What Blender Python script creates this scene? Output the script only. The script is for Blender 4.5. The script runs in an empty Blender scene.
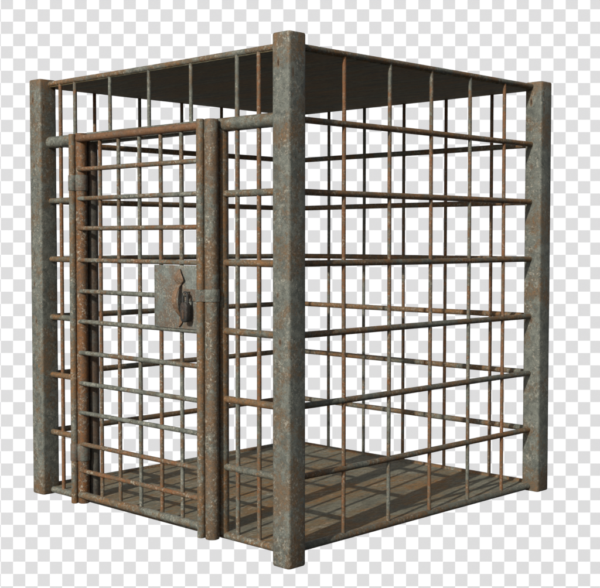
import bpy, bmesh, math, random
from mathutils import Vector, Matrix
random.seed(7)
S = bpy.context.scene
COL = S.collection

# ------------------------------------------------------------------ camera
F_PX = 1156.654
PIT, YAW, ROLL = 0.04606995, -0.77281347, 0.00057952
CAM = Vector((3.09337933, -3.11279666, 1.20984820))
fwd = Vector((math.sin(YAW)*math.cos(PIT), math.cos(YAW)*math.cos(PIT), -math.sin(PIT)))
rgt = Vector((math.cos(YAW), -math.sin(YAW), 0))
upv = rgt.cross(fwd)
r2 = rgt*math.cos(ROLL) + upv*math.sin(ROLL)
u2 = -rgt*math.sin(ROLL) + upv*math.cos(ROLL)
ROT = Matrix((r2, u2, -fwd)).transposed()
cd = bpy.data.cameras.new('camera')
cam = bpy.data.objects.new('camera', cd)
COL.objects.link(cam)
cam.matrix_world = Matrix.Translation(CAM) @ ROT.to_4x4()
cd.sensor_fit = 'HORIZONTAL'
cd.sensor_width = 36.0
cd.lens = 36.0*F_PX/600.0
cd.clip_start, cd.clip_end = 0.05, 200.0
S.camera = cam

# ------------------------------------------------------------------ sky, sun, exposure
LDIR = Vector((-0.22, 1.0, -0.54)).normalized()      # the way the sunlight travels
SUN_EL = math.asin(-LDIR.z)
SUN_AZ = math.atan2(-LDIR.x, -LDIR.y)                # clockwise from +Y
w = bpy.data.worlds.new('World')
S.world = w
w.use_nodes = True
nt = w.node_tree
bg = nt.nodes['Background']
sky = nt.nodes.new('ShaderNodeTexSky')
sky.sky_type = 'NISHITA'
sky.sun_disc = False
sky.sun_elevation = SUN_EL
sky.sun_rotation = SUN_AZ
sky.air_density = 0.7
sky.dust_density = 2.5
hs = nt.nodes.new('ShaderNodeHueSaturation')         # sky colour desaturated by hand, so its fill light is less blue
hs.inputs['Saturation'].default_value = 0.35
nt.links.new(sky.outputs[0], hs.inputs['Color'])
nt.links.new(hs.outputs[0], bg.inputs[0])
bg.inputs[1].default_value = 0.088
sl = bpy.data.lights.new('sun', 'SUN')
sl.energy = 3.6
sl.angle = math.radians(0.5)
sl.color = (1.0, 0.965, 0.90)
sun = bpy.data.objects.new('sun', sl)
COL.objects.link(sun)
sun.rotation_euler = LDIR.to_track_quat('-Z', 'Y').to_euler()
sun.location = (3, -8, 6)
S.view_settings.view_transform = 'Standard'
S.view_settings.look = 'None'
S.view_settings.exposure = 0.0
S.view_settings.gamma = 1.0


# ------------------------------------------------------------------ materials
def N(nt, t, **kw):
    n = nt.nodes.new(t)
    for k, v in kw.items():
        if hasattr(n, k):
            setattr(n, k, v)
        else:
            n.inputs[k].default_value = v
    return n


def ramp(nt, src, stops, interp='LINEAR'):
    r = nt.nodes.new('ShaderNodeValToRGB')
    r.color_ramp.interpolation = interp
    e = r.color_ramp.elements
    while len(e) < len(stops):
        e.new(0.5)
    for el, (p, c) in zip(e, stops):
        el.position = p
        el.color = (c, c, c, 1) if isinstance(c, (int, float)) else (*c, 1)
    nt.links.new(src, r.inputs[0])
    return r.outputs[0]


def mixc(nt, fac, a, b, mode='MIX'):
    m = nt.nodes.new('ShaderNodeMix')
    m.data_type = 'RGBA'
    m.blend_type = mode
    for s, v in ((0, fac), (6, a), (7, b)):
        if isinstance(v, (int, float)):
            m.inputs[s].default_value = v
        elif isinstance(v, tuple):
            m.inputs[s].default_value = (*v, 1)
        else:
            nt.links.new(v, m.inputs[s])
    return m.outputs[2]


def mth(nt, op, a, b=None, clamp=False):
    m = nt.nodes.new('ShaderNodeMath')
    m.operation = op
    m.use_clamp = clamp
    for s, v in ((0, a), (1, b)):
        if v is None:
            continue
        if isinstance(v, (int, float)):
            m.inputs[s].default_value = v
        else:
            nt.links.new(v, m.inputs[s])
    return m.outputs[0]


def metal(name, rust=0.5, grey=(0.175, 0.183, 0.153), grey2=(0.088, 0.094, 0.078), brown=(0.122, 0.083, 0.046),
          orange=(0.215, 0.104, 0.038), pale=(0.42, 0.39, 0.31), scale=1.0, stretch=(1, 1, 1), speck=0.5,
          vary=0.35, pits=None, bump=0.35, rough=0.62, mul=1.0, spec=0.28, ends=None, grit=0.6):
    """old galvanised steel: mottled grey zinc, brown and orange rust, pale flecks"""
    m = bpy.data.materials.new(name)
    m.use_nodes = True
    nt = m.node_tree
    L = nt.links
    b = nt.nodes['Principled BSDF']
    tc = nt.nodes.new('ShaderNodeTexCoord')
    oi = nt.nodes.new('ShaderNodeObjectInfo')
    cx = nt.nodes.new('ShaderNodeCombineXYZ')
    L.new(mth(nt, 'MULTIPLY', oi.outputs['Random'], 37.0), cx.inputs[0])
    L.new(mth(nt, 'MULTIPLY', oi.outputs['Random'], 91.0), cx.inputs[1])
    L.new(mth(nt, 'MULTIPLY', oi.outputs['Random'], 53.0), cx.inputs[2])
    mp = nt.nodes.new('ShaderNodeVectorMath')
    mp.operation = 'MULTIPLY'
    L.new(tc.outputs['Object'], mp.inputs[0])
    mp.inputs[1].default_value = stretch
    ad = nt.nodes.new('ShaderNodeVectorMath')
    ad.operation = 'ADD'
    L.new(mp.outputs[0], ad.inputs[0])
    L.new(cx.outputs[0], ad.inputs[1])
    vec = ad.outputs[0]

    def noise(sc, det=6, ro=0.6, dist=0.0, off=0.0):
        n = N(nt, 'ShaderNodeTexNoise', Scale=sc*scale, Detail=det, Roughness=ro, Distortion=dist)
        if off:
            o_ = nt.nodes.new('ShaderNodeVectorMath')
            o_.operation = 'ADD'
            o_.inputs[1].default_value = (off, off*1.7, off*0.6)
            L.new(vec, o_.inputs[0])
            L.new(o_.outputs[0], n.inputs['Vector'])
        else:
            L.new(vec, n.inputs['Vector'])
        return n.outputs['Fac']

    def mrange(v, lo, hi):
        q = nt.nodes.new('ShaderNodeMapRange')
        L.new(v, q.inputs[0])
        q.inputs[1].default_value = lo
        q.inputs[2].default_value = hi
        return q.outputs[0]
    mid = noise(24, 8, 0.72, 0.5)
    fine = noise(85, 5, 0.75)
    grain = noise(230, 3, 0.7)
    patch = noise(5.5, 3, 0.55, 0.3, 3.1)
    base = mixc(nt, mrange(mid, 0.40, 0.60), grey2, grey)
    # brown film of rust: patches a hand wide, their edges eaten away by finer noise
    rr = mth(nt, 'ADD', mth(nt, 'MULTIPLY', patch, 0.50), mth(nt, 'MULTIPLY', noise(42, 8, 0.75, 0.4, 7.7), 0.50))
    rv = mth(nt, 'ADD', rr, mth(nt, 'MULTIPLY', mth(nt, 'SUBTRACT', oi.outputs['Random'], 0.5), vary))
    if ends:
        # rust creeping in from both cut ends
        sx = nt.nodes.new('ShaderNodeSeparateXYZ')
        L.new(tc.outputs['Object'], sx.inputs[0])
        rv = mth(nt, 'ADD', rv, mth(nt, 'MULTIPLY', mth(nt, 'MAXIMUM', mrange(sx.outputs[2], ends[0] + .16, ends[0] + .02),
                                                        mrange(sx.outputs[2], ends[1] - .16, ends[1] - .02)), 0.085))
    thr = 0.625 - 0.23*rust
    col = mixc(nt, mth(nt, 'MULTIPLY', mrange(rv, thr - 0.035, thr + 0.045), 0.90), base, brown)
    # orange bloom in small ragged spots
    ov = mth(nt, 'ADD', mth(nt, 'MULTIPLY', rv, 0.5), mth(nt, 'MULTIPLY', noise(55, 6, 0.75, 0.3, 12.3), 0.5))
    ot = 0.640 - 0.155*rust
    col = mixc(nt, mth(nt, 'MULTIPLY', mrange(ov, ot - 0.03, ot + 0.035), 0.80), col, orange)
    # dark pitting, pale flecks of zinc and lime
    col = mixc(nt, mth(nt, 'MULTIPLY', mrange(fine, 0.43, 0.33), 0.70), col, (0.030, 0.027, 0.020))
    fl = mth(nt, 'MULTIPLY', mrange(noise(68, 5, 0.8, 0.2, 21.0), 0.535, 0.60), mrange(noise(11, 3, 0.6, 0.0, 5.0), 0.40, 0.58))
    col = mixc(nt, mth(nt, 'MULTIPLY', fl, speck), col, pale)
    col = mixc(nt, grit, col, ramp(nt, grain, [(0.32, 0.5), (0.68, 1.5)]), 'MULTIPLY')
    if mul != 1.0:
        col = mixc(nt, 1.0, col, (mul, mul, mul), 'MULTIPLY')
    if pits:
        # small rusted pits with a shape of their own: (point, radii, strength) in object space
        for (px, py, pz), (ra, rb, rc), st in pits:
            s1 = nt.nodes.new('ShaderNodeVectorMath')
            s1.operation = 'SUBTRACT'
            L.new(tc.outputs['Object'], s1.inputs[0])
            s1.inputs[1].default_value = (px, py, pz)
            s2 = nt.nodes.new('ShaderNodeVectorMath')
            s2.operation = 'DIVIDE'
            L.new(s1.outputs[0], s2.inputs[0])
            s2.inputs[1].default_value = (ra, rb, rc)
            ln = nt.nodes.new('ShaderNodeVectorMath')
            ln.operation = 'LENGTH'
            L.new(s2.outputs[0], ln.inputs[0])
            d = mth(nt, 'ADD', ln.outputs['Value'], mth(nt, 'MULTIPLY', mth(nt, 'SUBTRACT', fine, 0.5), 1.2))
            halo = ramp(nt, d, [(0.55, 0.9), (1.0, 0.0)])
            col = mixc(nt, mth(nt, 'MULTIPLY', ramp(nt, mth(nt, 'MULTIPLY', d, 0.5), [(0.35, 0.8), (0.75, 0.0)]), st), col, orange)
            col = mixc(nt, mth(nt, 'MULTIPLY', halo, st), col, (0.022, 0.014, 0.009))
    L.new(col, b.inputs['Base Color'])
    L.new(ramp(nt, mid, [(0.3, rough - 0.08), (0.7, rough + 0.16)]), b.inputs['Roughness'])
    b.inputs['Metallic'].default_value = 0.12
    b.inputs['Specular IOR Level'].default_value = spec
    bp = N(nt, 'ShaderNodeBump', Strength=bump, Distance=0.0025)
    L.new(mth(nt, 'ADD', mth(nt, 'ADD', fine, mth(nt, 'MULTIPLY', grain, 0.5)), mth(nt, 'MULTIPLY', fl, 0.4)), bp.inputs['Height'])
    L.new(bp.outputs[0], b.inputs['Normal'])
    return m


W = 0.0878
A, B, E = 1.7648, 1.8179, 0.0554
M_POST = metal('post_steel', rust=0.40, scale=1.1, speck=0.68, vary=0.04, grit=0.5, grey=(0.165, 0.174, 0.148), grey2=(0.092, 0.099, 0.086), brown=(0.125, 0.095, 0.062), orange=(0.195, 0.108, 0.050), pale=(0.34, 0.32, 0.26), ends=(-0.03, 1.99),
               pits=[((-0.055, 0.0, 1.885), (0.006, 0.02, 0.018), 1.0), ((0.0, 0.018, 1.845), (0.02, 0.005, 0.022), 0.6),
                     ((-0.05, 0.0, 1.57), (0.008, 0.02, 0.012), 0.45), ((-0.058, 0.0, 1.0), (0.006, 0.02, 0.010), 0.6),
                     ((-0.045, 0.0, 0.82), (0.007, 0.02, 0.014), 0.7), ((0.0, 0.028, 0.06), (0.02, 0.005, 0.02), 0.5)])
M_PIPE = metal('galvanised_pipe', rust=0.38, scale=1.2, speck=0.8, vary=0.03)
M_TUBE = metal('tan_rusted_tube', rust=0.66, scale=1.2, speck=0.65, vary=0.03)
M_JAMB = metal('shaded_jamb_tube', rust=0.62, scale=1.1, speck=0.2, vary=0.03, grey=(0.085, 0.08, 0.066), grey2=(0.05, 0.048, 0.04), brown=(0.075, 0.052, 0.036), orange=(0.10, 0.058, 0.032))  # shade on the hinge-side jamb painted in: darkened steel and rust tones
M_LATCH = metal('latch_post_rust', rust=0.78, scale=1.1, speck=0.7, vary=0.0, brown=(0.112, 0.080, 0.052), orange=(0.165, 0.095, 0.046))
M_RAIL = metal('rail_steel', rust=0.72, scale=1.3, speck=0.55, vary=0.10, grey=(0.15, 0.155, 0.125))
M_BAR = metal('bar_steel', rust=0.74, scale=1.3, speck=0.5, vary=0.18, orange=(0.20, 0.080, 0.028), grey=(0.16, 0.165, 0.135))
M_GBAR = metal('grey_bar_steel', rust=0.28, scale=1.4, speck=0.6, vary=0.08)
M_DBAR = metal('door_bar_steel', rust=0.58, scale=1.2, speck=0.75, vary=0.16, orange=(0.20, 0.080, 0.028))
M_STILE = metal('door_stile_rust', rust=0.92, scale=1.1, speck=0.75, vary=0.0, orange=(0.185, 0.078, 0.024), brown=(0.10, 0.056, 0.030))
M_SMOOTH = metal('worn_rust_tube', rust=1.0, scale=0.8, speck=0.15, vary=0.0, brown=(0.145, 0.080, 0.044), orange=(0.175, 0.086, 0.040), bump=0.15)
M_PLATE = metal('lock_plate_steel', rust=0.47, scale=1.7, speck=0.7, vary=0.0, grit=0.4, grey=(0.175, 0.195, 0.175), grey2=(0.125, 0.137, 0.122), brown=(0.135, 0.105, 0.078), orange=(0.19, 0.115, 0.065))
M_STRAP = metal('strap_steel', rust=0.55, scale=1.5, speck=0.4, vary=0.04, brown=(0.12, 0.085, 0.062), orange=(0.16, 0.10, 0.06))
M_LEAF = metal('handle_rust', rust=1.0, scale=1.4, speck=0.45, vary=0.0, brown=(0.15, 0.090, 0.055), orange=(0.21, 0.125, 0.07))
M_LOCK = metal('padlock_iron', rust=0.35, scale=2.0, speck=0.15, vary=0.0, grey=(0.045, 0.044, 0.042), grey2=(0.026, 0.026, 0.025),
               brown=(0.05, 0.034, 0.026), orange=(0.08, 0.045, 0.028), rough=0.45)
M_COVER = metal('keyhole_cover_rust', rust=1.0, scale=2.0, speck=0.0, vary=0.0, brown=(0.075, 0.045, 0.030), orange=(0.10, 0.055, 0.032))
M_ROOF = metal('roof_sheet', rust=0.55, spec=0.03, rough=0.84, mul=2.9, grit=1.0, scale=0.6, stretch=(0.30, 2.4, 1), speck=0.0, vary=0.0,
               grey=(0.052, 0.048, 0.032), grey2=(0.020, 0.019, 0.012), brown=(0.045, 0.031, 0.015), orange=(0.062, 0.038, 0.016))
M_FLOOR = metal('floor_sheet', rust=0.58, spec=0.08, rough=0.8, scale=0.55, stretch=(1.5, 0.45, 1), speck=0.45, vary=0.0,
                grey=(0.200, 0.190, 0.140), grey2=(0.130, 0.125, 0.092), orange=(0.26, 0.130, 0.042), brown=(0.180, 0.132, 0.074))


# ------------------------------------------------------------------ mesh helpers
def link(name, bm, mat, parent=None, smooth=True):
    me = bpy.data.meshes.new(name)
    bmesh.ops.recalc_face_normals(bm, faces=bm.faces)
    bm.to_mesh(me)
    bm.free()
    if smooth:
        for p in me.polygons:
            p.use_smooth = True
        me.set_sharp_from_angle(angle=math.radians(38))
    o = bpy.data.objects.new(name, me)
    COL.objects.link(o)
    if mat:
        me.materials.append(mat)
    o.parent = parent
    return o


def tube(bm, a, b, r, seg=28, bev=0.0, wob=0.0):
    """closed round tube from a to b; a few rings so that it can be a touch out of true"""
    a, b = Vector(a), Vector(b)
    d = b - a
    ln = d.length
    z = d.normalized()
    x = z.orthogonal().normalized()
    y = z.cross(x)
    st = []
    if bev:
        st += [(0, r - bev), (bev*0.3, r - bev*0.3), (bev, r)]
    else:
        st += [(0, r)]
    k = max(2, int(ln/0.16))
    for i in range(1, k):
        st.append((ln*i/k, r*(1 + random.uniform(-.012, .012))))
    if bev:
        st += [(ln - bev, r), (ln - bev*0.3, r - bev*0.3), (ln, r - bev)]
    else:
        st += [(ln, r)]
    ph1, ph2 = random.uniform(0, 6.28), random.uniform(0, 6.28)
    rings = []
    for t, rr in st:
        f = math.sin(math.pi*t/ln)
        c = a + z*t + (x*math.cos(ph1)*math.sin(t*3.1 + ph2) + y*math.sin(ph1)*math.sin(t*2.3 + ph1))*wob*f
        rings.append([bm.verts.new(c + (x*math.cos(2*math.pi*i/seg) + y*math.sin(2*math.pi*i/seg))*rr) for i in range(seg)])
    for p, q in zip(rings, rings[1:]):
        for i in range(seg):
            bm.faces.new((p[i], p[(i+1) % seg], q[(i+1) % seg], q[i]))
    bm.faces.new(rings[0])
    bm.faces.new(rings[-1])
    return bm


def box(bm, lo, hi, bevel=0.0, seg=2):
    r = bmesh.ops.create_cube(bm, size=1)
    lo, hi = Vector(lo), Vector(hi)
    for v in r['verts']:
        v.co = Vector([(lo[i] + hi[i])/2 + v.co[i]*(hi[i] - lo[i]) for i in range(3)])
    if bevel:
        es = list({e for v in r['verts'] for e in v.link_edges})
        bmesh.ops.bevel(bm, geom=es, offset=bevel, segments=seg, affect='EDGES', profile=0.5)
    return bm


def part(name, parent, mat, a, b, r, **kw):
    return link(name, tube(bmesh.new(), a, b, r, **kw), mat, parent)


# ------------------------------------------------------------------ backdrop: a big checkered board far behind
D = 16.0
CELL = 12.28/F_PX*D
bm = bmesh.new()
box(bm, (-15, -8.0, -0.12), (15, 8.0, 0.0))
m = bpy.data.materials.new('checkered_board_paint')
m.use_nodes = True
nt = m.node_tree
b = nt.nodes['Principled BSDF']
tc = nt.nodes.new('ShaderNodeTexCoord')
mp = nt.nodes.new('ShaderNodeMapping')
nt.links.new(tc.outputs['Object'], mp.inputs[0])
ox = (0.8 - 300)/F_PX*D/CELL
oy = (294 - 9.2)/F_PX*D/CELL
mp.inputs['Scale'].default_value = (1/CELL, 1/CELL, 0)
mp.inputs['Location'].default_value = (200 - ox, 200 - oy, 0.5)
ck = nt.nodes.new('ShaderNodeTexChecker')
ck.inputs['Scale'].default_value = 1.0
nt.links.new(mp.outputs[0], ck.inputs[0])
ck.inputs[1].default_value = (0.768, 0.795, 0.837, 1)
ck.inputs[2].default_value = (0.537, 0.553, 0.585, 1)
nt.links.new(ck.outputs[0], b.inputs['Base Color'])
b.inputs['Roughness'].default_value = 1.0
b.inputs['Specular IOR Level'].default_value = 0.0
bd = link('backdrop', bm, m, None, smooth=False)
bd.matrix_world = Matrix.Translation(CAM + fwd*D) @ ROT.to_4x4()
bd['kind'] = 'structure'

# ------------------------------------------------------------------ the cage
cage = bpy.data.objects.new('cage', None)
COL.objects.link(cage)
cage.location = (0, 0, 0)
cage['label'] = 'tall rusty steel bar cage with four square posts, solid roof sheet and a barred door'
cage['category'] = 'cage'

LV = [(7 - k)*0.28 for k in range(8)]        # heights of the eight levels of rails


def post(px, py, z0, z1):
    bm = bmesh.new()
    rad, g = 0.012, 0.0036
    prof = []
    for cx_, cy_, a0 in ((W + g - rad, W + g - rad, 0), (rad - g, W + g - rad, 90), (rad - g, rad - g, 180), (W + g - rad, rad - g, 270)):
        for i in range(5):
            a = math.radians(a0 + 22.5*i)
            prof.append((cx_ - W + math.cos(a)*rad, cy_ + math.sin(a)*rad))
    cxm, cym = -W/2, W/2
    zs = [(z0, .93), (z0 + .0015, .965), (z0 + .006, 1)]
    k = 12
    for i in range(1, k):
        zs.append((z0 + (z1 - z0)*i/k, 1 + random.uniform(-.006, .006)))
    zs += [(z1 - .006, 1), (z1 - .0015, .965), (z1, .93)]
    rings = [[bm.verts.new((cxm + (x - cxm)*s, cym + (y - cym)*s, z)) for x, y in prof] for z, s in zs]
    n = len(prof)
    for p, q in zip(rings, rings[1:]):
        for i in range(n):
            bm.faces.new((p[i], p[(i+1) % n], q[(i+1) % n], q[i]))
    bm.faces.new(rings[0])
    bm.faces.new(rings[-1])
    o = link('corner_post', bm, M_POST, cage)
    o.location = (px, py, 0)
    return o


post(0, 0, -0.0535, 2.0008)
post(-A + W, 0, -0.0231, 1.9814)
post(0, B - W, -0.0231, 1.9814)
post(-A + W, B - W, -0.0231, 1.9814)

xl, xr = -A + W*0.5, -W*0.5            # post centres, where rails are buried
yf, yb = W*0.5, B - W*0.5
JL, JR = -1.338, -0.441               # the two door jambs
for k, z in enumerate(LV):
    r = 0.0125 if k == 0 else (0.0155 if k == 7 else 0.0138)
    # right wall, back wall, far left wall
    part('rail', cage, M_RAIL, (-E, yf, z), (-E, yb, z), r - (.001 if 0 < k < 7 else 0), wob=.0015)
    rb, zb_ = (0.0190, 0.004) if k == 7 else (r, z)
    part('rail', cage, M_RAIL, (xl, B - E, zb_), (xr, B - E, zb_), rb, wob=.0015)
    part('rail', cage, M_RAIL, (-A + E, yf, zb_), (-A + E, yb, zb_), rb, wob=.0015)
    # left wall with the door
    if k in (0, 7):
        part('rail', cage, M_TUBE, (xl, E, z - (.003 if k else 0)), (xr, E, z - (.003 if k else 0)), r, wob=.0015)
    elif k == 1:
        part('door_header', cage, M_PIPE, (xl, E, z), (xr, E, z), 0.0285)
    else:
        part('rail', cage, M_RAIL, (xl, E, z), (JL, E, z), 0.0138)
        part('rail', cage, M_RAIL, (JR, E, z), (xr, E, z), 0.0145)
Z0, Z1 = LV[7], LV[0]
RB = 0.0085
for y in (0.371, 0.6575, 0.940, 1.2255, 1.4986):
    part('bar', cage, M_BAR, (-E, y, Z0), (-E, y, Z1), RB, wob=.0015, seg=20)
for x in (-1.4303, -1.162, -0.879, -0.5977, -0.3102):
    part('bar', cage, M_BAR, (x, B - E, Z0), (x, B - E, Z1), RB, wob=.0015, seg=20)
for y in (0.339, 0.622, 0.905, 1.19, 1.474):
    part('bar', cage, M_BAR, (-A + E, y, Z0), (-A + E, y, Z1), RB, wob=.0015, seg=20)
for x in (-1.588, -1.4685, -0.348, -0.2224):
    part('bar', cage, M_BAR, (x, E, Z0), (x, E, Z1), RB + .0008, seg=20)
for x in (-1.196, -0.914, -0.633):
    part('bar', cage, M_GBAR, (x, E, LV[1]), (x, E, Z1), RB, seg=20)
for x, jm in ((JL, M_JAMB), (JR, M_RAIL)):
    part('door_jamb', cage, jm, (x, E, Z0), (x, E, LV[1]), 0.0268)

# roof and floor sheets
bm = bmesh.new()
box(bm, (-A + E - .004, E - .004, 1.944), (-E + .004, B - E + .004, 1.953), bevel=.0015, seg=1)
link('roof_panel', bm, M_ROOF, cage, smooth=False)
bm = bmesh.new()
box(bm, (-A + E - .004, E - .002, -0.0035), (-E + .002, B - E + .004, 0.0105), bevel=.0015, seg=1)
link('floor_panel', bm, M_FLOOR, cage, smooth=False)

# ------------------------------------------------------------------ the door
YT, YN, YB = -0.004, -0.037, -0.0225       # thick tubes, thin tubes, door bars
NL, NR = -1.362, -0.469
ZT, ZB = 1.700, -0.006
bm = bmesh.new()
tube(bm, (JL, YT, ZB), (JL, YT, ZT), 0.0265, bev=.004)
door = link('door', bm, M_STILE, cage)
door['label'] = 'barred rusty steel door'
part('stile', door, M_TUBE, (NR, YN, ZB), (NR, YN, ZT), 0.0168, bev=.003)
part('top_rail', door, M_SMOOTH, (JL + .002, YB, 1.674), (NR, YB, 1.674), 0.0165, bev=.003)
part('bottom_rail', door, M_TUBE, (JL + .002, YB, 0.0355), (NR, YB, 0.0355), 0.0170, bev=.003)
for z in (1.534, 1.401, 1.265, 1.120, 0.978, 0.839, 0.695, 0.554, 0.418, 0.273, 0.149):
    part('crossbar', door, M_DBAR, (JL + .004, YB, z), (NR, YB, z), 0.0103, bev=.003, seg=20)
for x in (-1.176, -1.040, -0.892, -0.747, -0.612):
    part('bar', door, M_DBAR, (x, YB + .006, 0.032), (x, YB + .006, 1.674), 0.0088, seg=20)
# hinge pin tube beside the hinge stile, latch post beside the lock stile: fixed to the cage
part('hinge_tube', cage, M_TUBE, (NL, YN, ZB), (NL, YN, ZT - .004), 0.0160, bev=.003)
part('latch_post', cage, M_LATCH, (JR + .002, YT, ZB - .006), (JR + .002, YT, ZT), 0.0293, bev=.004)
for zc, hh in ((1.473, .036), (0.232, .040)):
    bm = bmesh.new()
    tube(bm, (JL, YT, zc - hh), (JL, YT, zc + hh), 0.0300, bev=.0025)
    tube(bm, (NL, YN, zc - hh), (NL, YN, zc + hh), 0.0188, bev=.0025)
    link('hinge', bm, M_STRAP, door)

# lock plate
PX0, PX1, PZ0, PZ1 = -0.766, -0.478, 0.846, 1.108
bm = bmesh.new()
box(bm, (PX0, -0.0385, PZ0), (PX1, -0.0335, PZ1), bevel=.0012)
box(bm, (PX0 + .002, -0.0400, PZ0 + .002), (PX0 + .006, -0.0386, PZ1 - .002))
plate = link('lock_plate', bm, M_PLATE, door)
PY = -0.0385


# leaf handle: spade-shaped leaf, bowed grip, pointed tail
def ribbon(path, widths, thick, name, mat):
    """strip running down (y, z) path in the X = const plane with a half width at each point"""
    bm = bmesh.new()
    rings = []
    n = len(path)
    for i, (x, y, z) in enumerate(path):
        p = Vector((x, y, z))
        q0 = Vector(path[max(i-1, 0)])
        q1 = Vector(path[min(i+1, n-1)])
        t = (q1 - q0).normalized()
        side = Vector((1, 0, 0))
        nn = side.cross(t).normalized()
        if nn.y > 0:
            nn = -nn
        h = widths[i]
        ring = []
        for a in range(12):
            an = 2*math.pi*a/12
            c, s = math.cos(an), math.sin(an)
            ring.append(bm.verts.new(p + side*(h*math.copysign(abs(c)**0.75, c)) + nn*(thick*math.copysign(abs(s)**0.8, s))))
        rings.append(ring)
    for p_, q_ in zip(rings, rings[1:]):
        for i in range(12):
            bm.faces.new((p_[i], p_[(i+1) % 12], q_[(i+1) % 12], q_[i]))
    bm.faces.new(rings[0])
    bm.faces.new(rings[-1])
    return bm


HX = -0.590
path, wd = [], []
leaf = [(0, .0010), (.07, .005), (.18, .010), (.33, .0175), (.48, .0245), (.62, .0290), (.73, .0295), (.82, .0260), (.90, .0185), (.96, .011), (1, .008)]
for t, h in leaf:
    path.append((HX, PY - .005 - .010*math.sin(math.pi*t), 1.094 - .064*t))
    wd.append(h)
K = 18
for i in range(1, K + 1):
    t = i/K
    path.append((HX + .006*t*t, PY - .006 - .034*math.sin(math.pi*t)**0.85, 1.030 - .132*t))
    wd.append(.008 + .0065*math.sin(math.pi*t))
for x, z, h in ((.007, .889, .010), (.006, .880, .011), (.003, .870, .0085), (-.003, .860, .005), (-.009, .852, .0015)):
    path.append((HX + x, PY - .0055, z))
    wd.append(h)
link('handle', ribbon(path, wd, 0.0035, 'handle', M_LEAF), M_LEAF, door)

# hasp: strap from the plate over the lock stile, collar round the latch post
bm = bmesh.new()
HZ0, HZ1 = 0.963, 1.011
pts = [(-0.568, PY - .0045), (-0.495, PY - .0045), (-0.487, PY - .012), (NR - .008, YN - .0215), (NR + .004, YN - .0220),
       (NR + .014, YN - .013), (JR - .004, YT - .0325)]
th = .0035
prev = None
for x, y in pts:
    ring = [bm.verts.new((x, y, HZ0)), bm.verts.new((x, y, HZ1)), bm.verts.new((x, y + th, HZ1)), bm.verts.new((x, y + th, HZ0))]
    if prev:
        for i in range(4):
            bm.faces.new((prev[i], prev[(i+1) % 4], ring[(i+1) % 4], ring[i]))
    else:
        bm.faces.new(ring)
    prev = ring
bm.faces.new(prev)
link('hasp', bm, M_STRAP, door, smooth=False)
part('latch_collar', cage, M_PIPE, (JR + .002, YT, HZ0 - .001), (JR + .002, YT, HZ1 + .001), 0.0328, bev=.002)
# staple that the padlock's shackle goes through
SX, SZ = -0.530, 0.990
bm = bmesh.new()
n = 14
prev = None
for i in range(n + 1):
    a = math.pi*i/n
    c = Vector((SX, PY - .006 - .030*math.sin(a), SZ + .0 + .010*math.cos(a)))
    tdir = Vector((0, -math.cos(a)*.030, -math.sin(a)*.010)).normalized()
    s1 = Vector((1, 0, 0))
    s2 = tdir.cross(s1).normalized()
    ring = [bm.verts.new(c + (s1*math.cos(q*math.pi/4) + s2*math.sin(q*math.pi/4))*.0035) for q in range(8)]
    if prev:
        for q in range(8):
            bm.faces.new((prev[q], prev[(q+1) % 8], ring[(q+1) % 8], ring[q]))
    prev = ring
link('staple', bm, M_STRAP, door)

# ------------------------------------------------------------------ the padlock hanging on the staple
lock = bpy.data.objects.new('padlock', None)
COL.objects.link(lock)
LX, LY = SX + .002, PY - .030
lock.location = (LX, LY, 0.879)
lock['label'] = 'small dark iron padlock hanging from the hasp of the cage door'
lock['category'] = 'padlock'
bm = bmesh.new()
prof = [(-.019, .010), (-.017, .003), (-.011, -.001), (0, -.002), (.011, -.001), (.017, .003), (.019, .010), (.0215, .030), (.0215, .055), (.020, .070),
        (.015, .078), (.006, .080), (-.006, .080), (-.015, .078), (-.020, .070), (-.0215, .055), (-.0215, .030)]
lay = []
for y, s in ((-.0125, .84), (-.0105, .95), (-.007, 1), (.007, 1), (.0105, .95), (.0125, .84)):
    lay.append([bm.verts.new((x*s, y, .040 + (z - .040)*s)) for x, z in prof])
n = len(prof)
for p, q in zip(lay, lay[1:]):
    for i in range(n):
        bm.faces.new((p[i], p[(i+1) % n], q[(i+1) % n], q[i]))
bm.faces.new(lay[0])
bm.faces.new(lay[-1])
link('lock_body', bm, M_LOCK, lock)
bm = bmesh.new()
box(bm, (-.006, -.0150, .012), (.006, -.0126, .040), bevel=.001)
bmesh.ops.create_cone(bm, cap_ends=True, segments=16, radius1=.0085, radius2=.0085, depth=.0024,
                      matrix=Matrix.Translation((0, -.0140, .042)) @ Matrix.Rotation(math.pi/2, 4, 'X'))
link('keyhole_cover', bm, M_COVER, lock)
bm = bmesh.new()
pth = [Vector((-.014, 0, .074)), Vector((-.014, 0, .098))]
for i in range(13):
    a = math.pi - math.pi*i/12
    pth.append(Vector((.014*math.cos(a), 0, .104 + .016*math.sin(a))))
pth += [Vector((.014, 0, .098)), Vector((.014, 0, .074))]
prev = None
for i, c in enumerate(pth):
    t = (pth[min(i+1, len(pth)-1)] - pth[max(i-1, 0)]).normalized()
    s1 = Vector((0, 1, 0))
    s2 = t.cross(s1).normalized()
    ring = [bm.verts.new(c + (s1*math.cos(q*math.pi/5) + s2*math.sin(q*math.pi/5))*.0056) for q in range(10)]
    if prev:
        for q in range(10):
            bm.faces.new((prev[q], prev[(q+1) % 10], ring[(q+1) % 10], ring[q]))
    prev = ring
link('shackle', bm, M_LOCK, lock)

S.render.engine = 'CYCLES'
